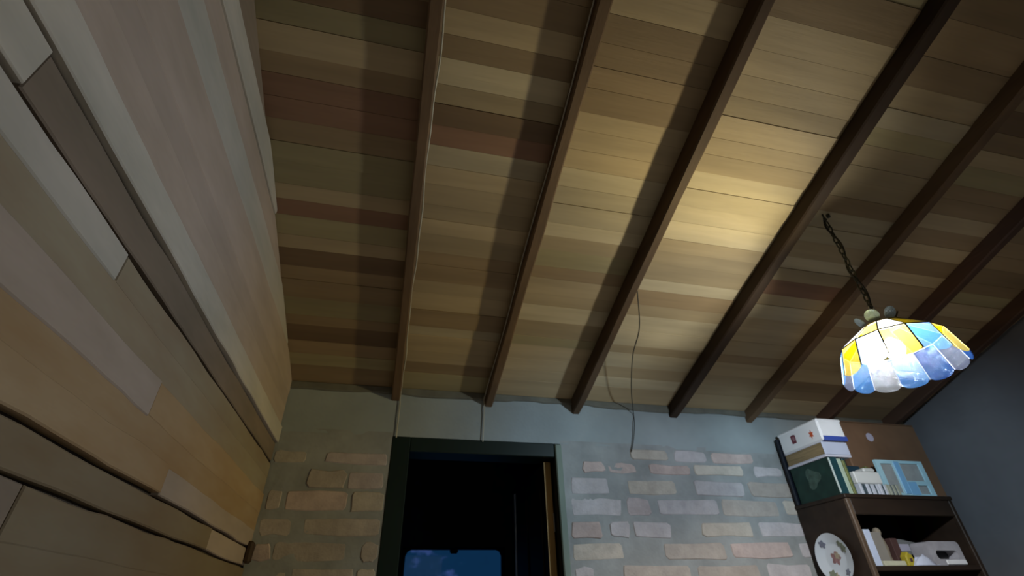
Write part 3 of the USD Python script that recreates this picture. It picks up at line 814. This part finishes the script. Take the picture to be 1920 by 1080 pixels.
# ------------------------------------------------------------------ things on the cabinet's shelf
b, w, d, h = book('book', 'grey taupe book standing at the left of the cabinet shelf', 2.385, 2.425, 2.245, 2.50, SZ, SZ + .165, 'taupe', spine='pale_spine')
tc = thing('folder', 'broad taupe folder upright behind the pale spined book on the shelf', 'folder', (2.488, 2.31, SZ))
obj('cover', cbox(-.058, .058, -.014, -.006, 0, .160, .003), 'taupe', tc)
obj('cover', cbox(-.058, .058, .004, .012, 0, .155, .003), 'taupe', tc)
obj('spine', cbox(-.060, -.055, -.014, .012, 0, .158, .002), 'taupe', tc)
tr = thing('tray', 'low cream tray lying along the front of the cabinet shelf', 'tray', (2.49, 2.262, SZ))
obj('base', cbox(-.06, .07, -.026, .026, 0, .006, .002), 'spine_cream', tr)
obj('rim', join(cbox(-.06, .07, -.028, -.022, .0, .022, .002), cbox(-.06, .07, .022, .028, 0, .022, .002), cbox(-.062, -.056, -.028, .028, 0, .022, .002), cbox(.066, .072, -.028, .028, 0, .022, .002)), 'spine_cream', tr)
fg = thing('figurine', 'small beige figurine in the middle of the cabinet shelf', 'figurine', (2.585, 2.352, SZ))
obj('body', lathe([(0, 0), (.028, 0), (.030, .01), (.022, .05), (.026, .09), (.018, .135), (.009, .148), (0, .148)], 20), 'beige', fg, smooth=40)
hd = trimesh.creation.icosphere(2, .020)
hd.apply_scale([1, 1, 1.15])
hd.apply_translation([0, 0, .166])
obj('head', hd, 'beige', fg, smooth=True)
obj('base', lathe([(0, -.0), (.034, 0), (.034, .008), (0, .008)], 20), 'beige', fg)
book('book', 'dark maroon book standing mid shelf behind the yellow block', 2.628, 2.672, 2.33, 2.50, SZ, SZ + .135, 'maroon')
yb = thing('block', 'small yellow block on the middle of the cabinet shelf', 'block', (2.640, 2.285, SZ))
obj('body', slab([(-.024, 0), (.024, 0), (.020, .050), (-.004, .066), (-.024, .046)], .034, .005, (0, .017, 0), (1, 0, 0), (0, 0, 1), (0, -1, 0)), 'yellow', yb)
obj('button', cbox(-.008, .008, -.020, -.015, .02, .036, .003), 'maroon', yb)
# crumpled white cloth: a low draped heap
n = 22
X, Y = np.meshgrid(np.linspace(-1, 1, n), np.linspace(-1, 1, n))
rr = np.clip(1 - np.sqrt((X / 1.0) ** 2 + (Y / 1.0) ** 2), 0, 1)
Z = .050 * rr ** .7 * (.45 + 1.1 * meshkit.fbm(np.stack([X * 2.2 + 5, Y * 2.2, X * 0], -1), 3, 2)) + .003
P = np.stack([X * .062, Y * .034, Z], -1).reshape(-1, 3)
Pb = P * V([1, 1, 0]) 
i = np.arange(n * n).reshape(n, n)
a, b_, c, d_ = i[:-1, :-1].ravel(), i[:-1, 1:].ravel(), i[1:, 1:].ravel(), i[1:, :-1].ravel()
F = np.vstack([np.stack([a, b_, c], 1), np.stack([a, c, d_], 1)])
ring = np.concatenate([i[0, :-1], i[:-1, -1], i[-1, :0:-1], i[:0:-1, 0]])
Fs = []
for q in range(len(ring)):
    A, B = ring[q], ring[(q + 1) % len(ring)]
    Fs += [[A, n * n + A, n * n + B], [A, n * n + B, B]]
cl = trimesh.Trimesh(np.vstack([P, Pb]), np.vstack([F, F[:, ::-1] + n * n, V(Fs)]), process=False)
if cl.volume < 0:
    cl.invert()
cl.apply_translation([2.702, 2.262, SZ + .0005])
obj('cloth', cl, 'cloth_white', smooth=True, label='crumpled white cloth lying at the front of the cabinet shelf', cat='cloth')
gc = thing('case', 'white rounded case with a dark opening at the right of the shelf', 'case', (2.868, 2.335, SZ))
outer, hole = sbox(-.105, 0, .105, .112).buffer(-.022).buffer(.022), sbox(-.070, .030, .072, .070).buffer(-.016).buffer(.016)
sh = trimesh.creation.extrude_polygon(outer.difference(hole), .10, engine='earcut')
sh.apply_transform(np.array([[1, 0, 0, 0], [0, 0, 1, -.085], [0, 1, 0, 0], [0, 0, 0, 1]], float))
sh.fix_normals()
obj('shell', sh, 'case_grey', gc, smooth=35)
obj('opening', cbox(-.075, .077, -.03, -.02, .026, .074, .002), 'case_dark', gc, label='dark opening')
obj('lip', cbox(-.030, .100, -.092, -.084, .004, .026, .003), 'white_card', gc)
gp = thing('card', 'grey card standing behind the case on the cabinet shelf', 'card', (2.80, 2.45, SZ))
obj('sheet', slab([(-.10, 0), (.14, 0), (.14, .125), (.02, .145), (-.085, .140)], .006, .001, (0, 0, 0), (1, 0, 0), (0, 0, 1), (0, -1, 0)), 'card_grey', gp)
obj('label_strip', cbox(-.02, .07, -.0075, -.005, .085, .120, .001), 'card_lavender', gp)
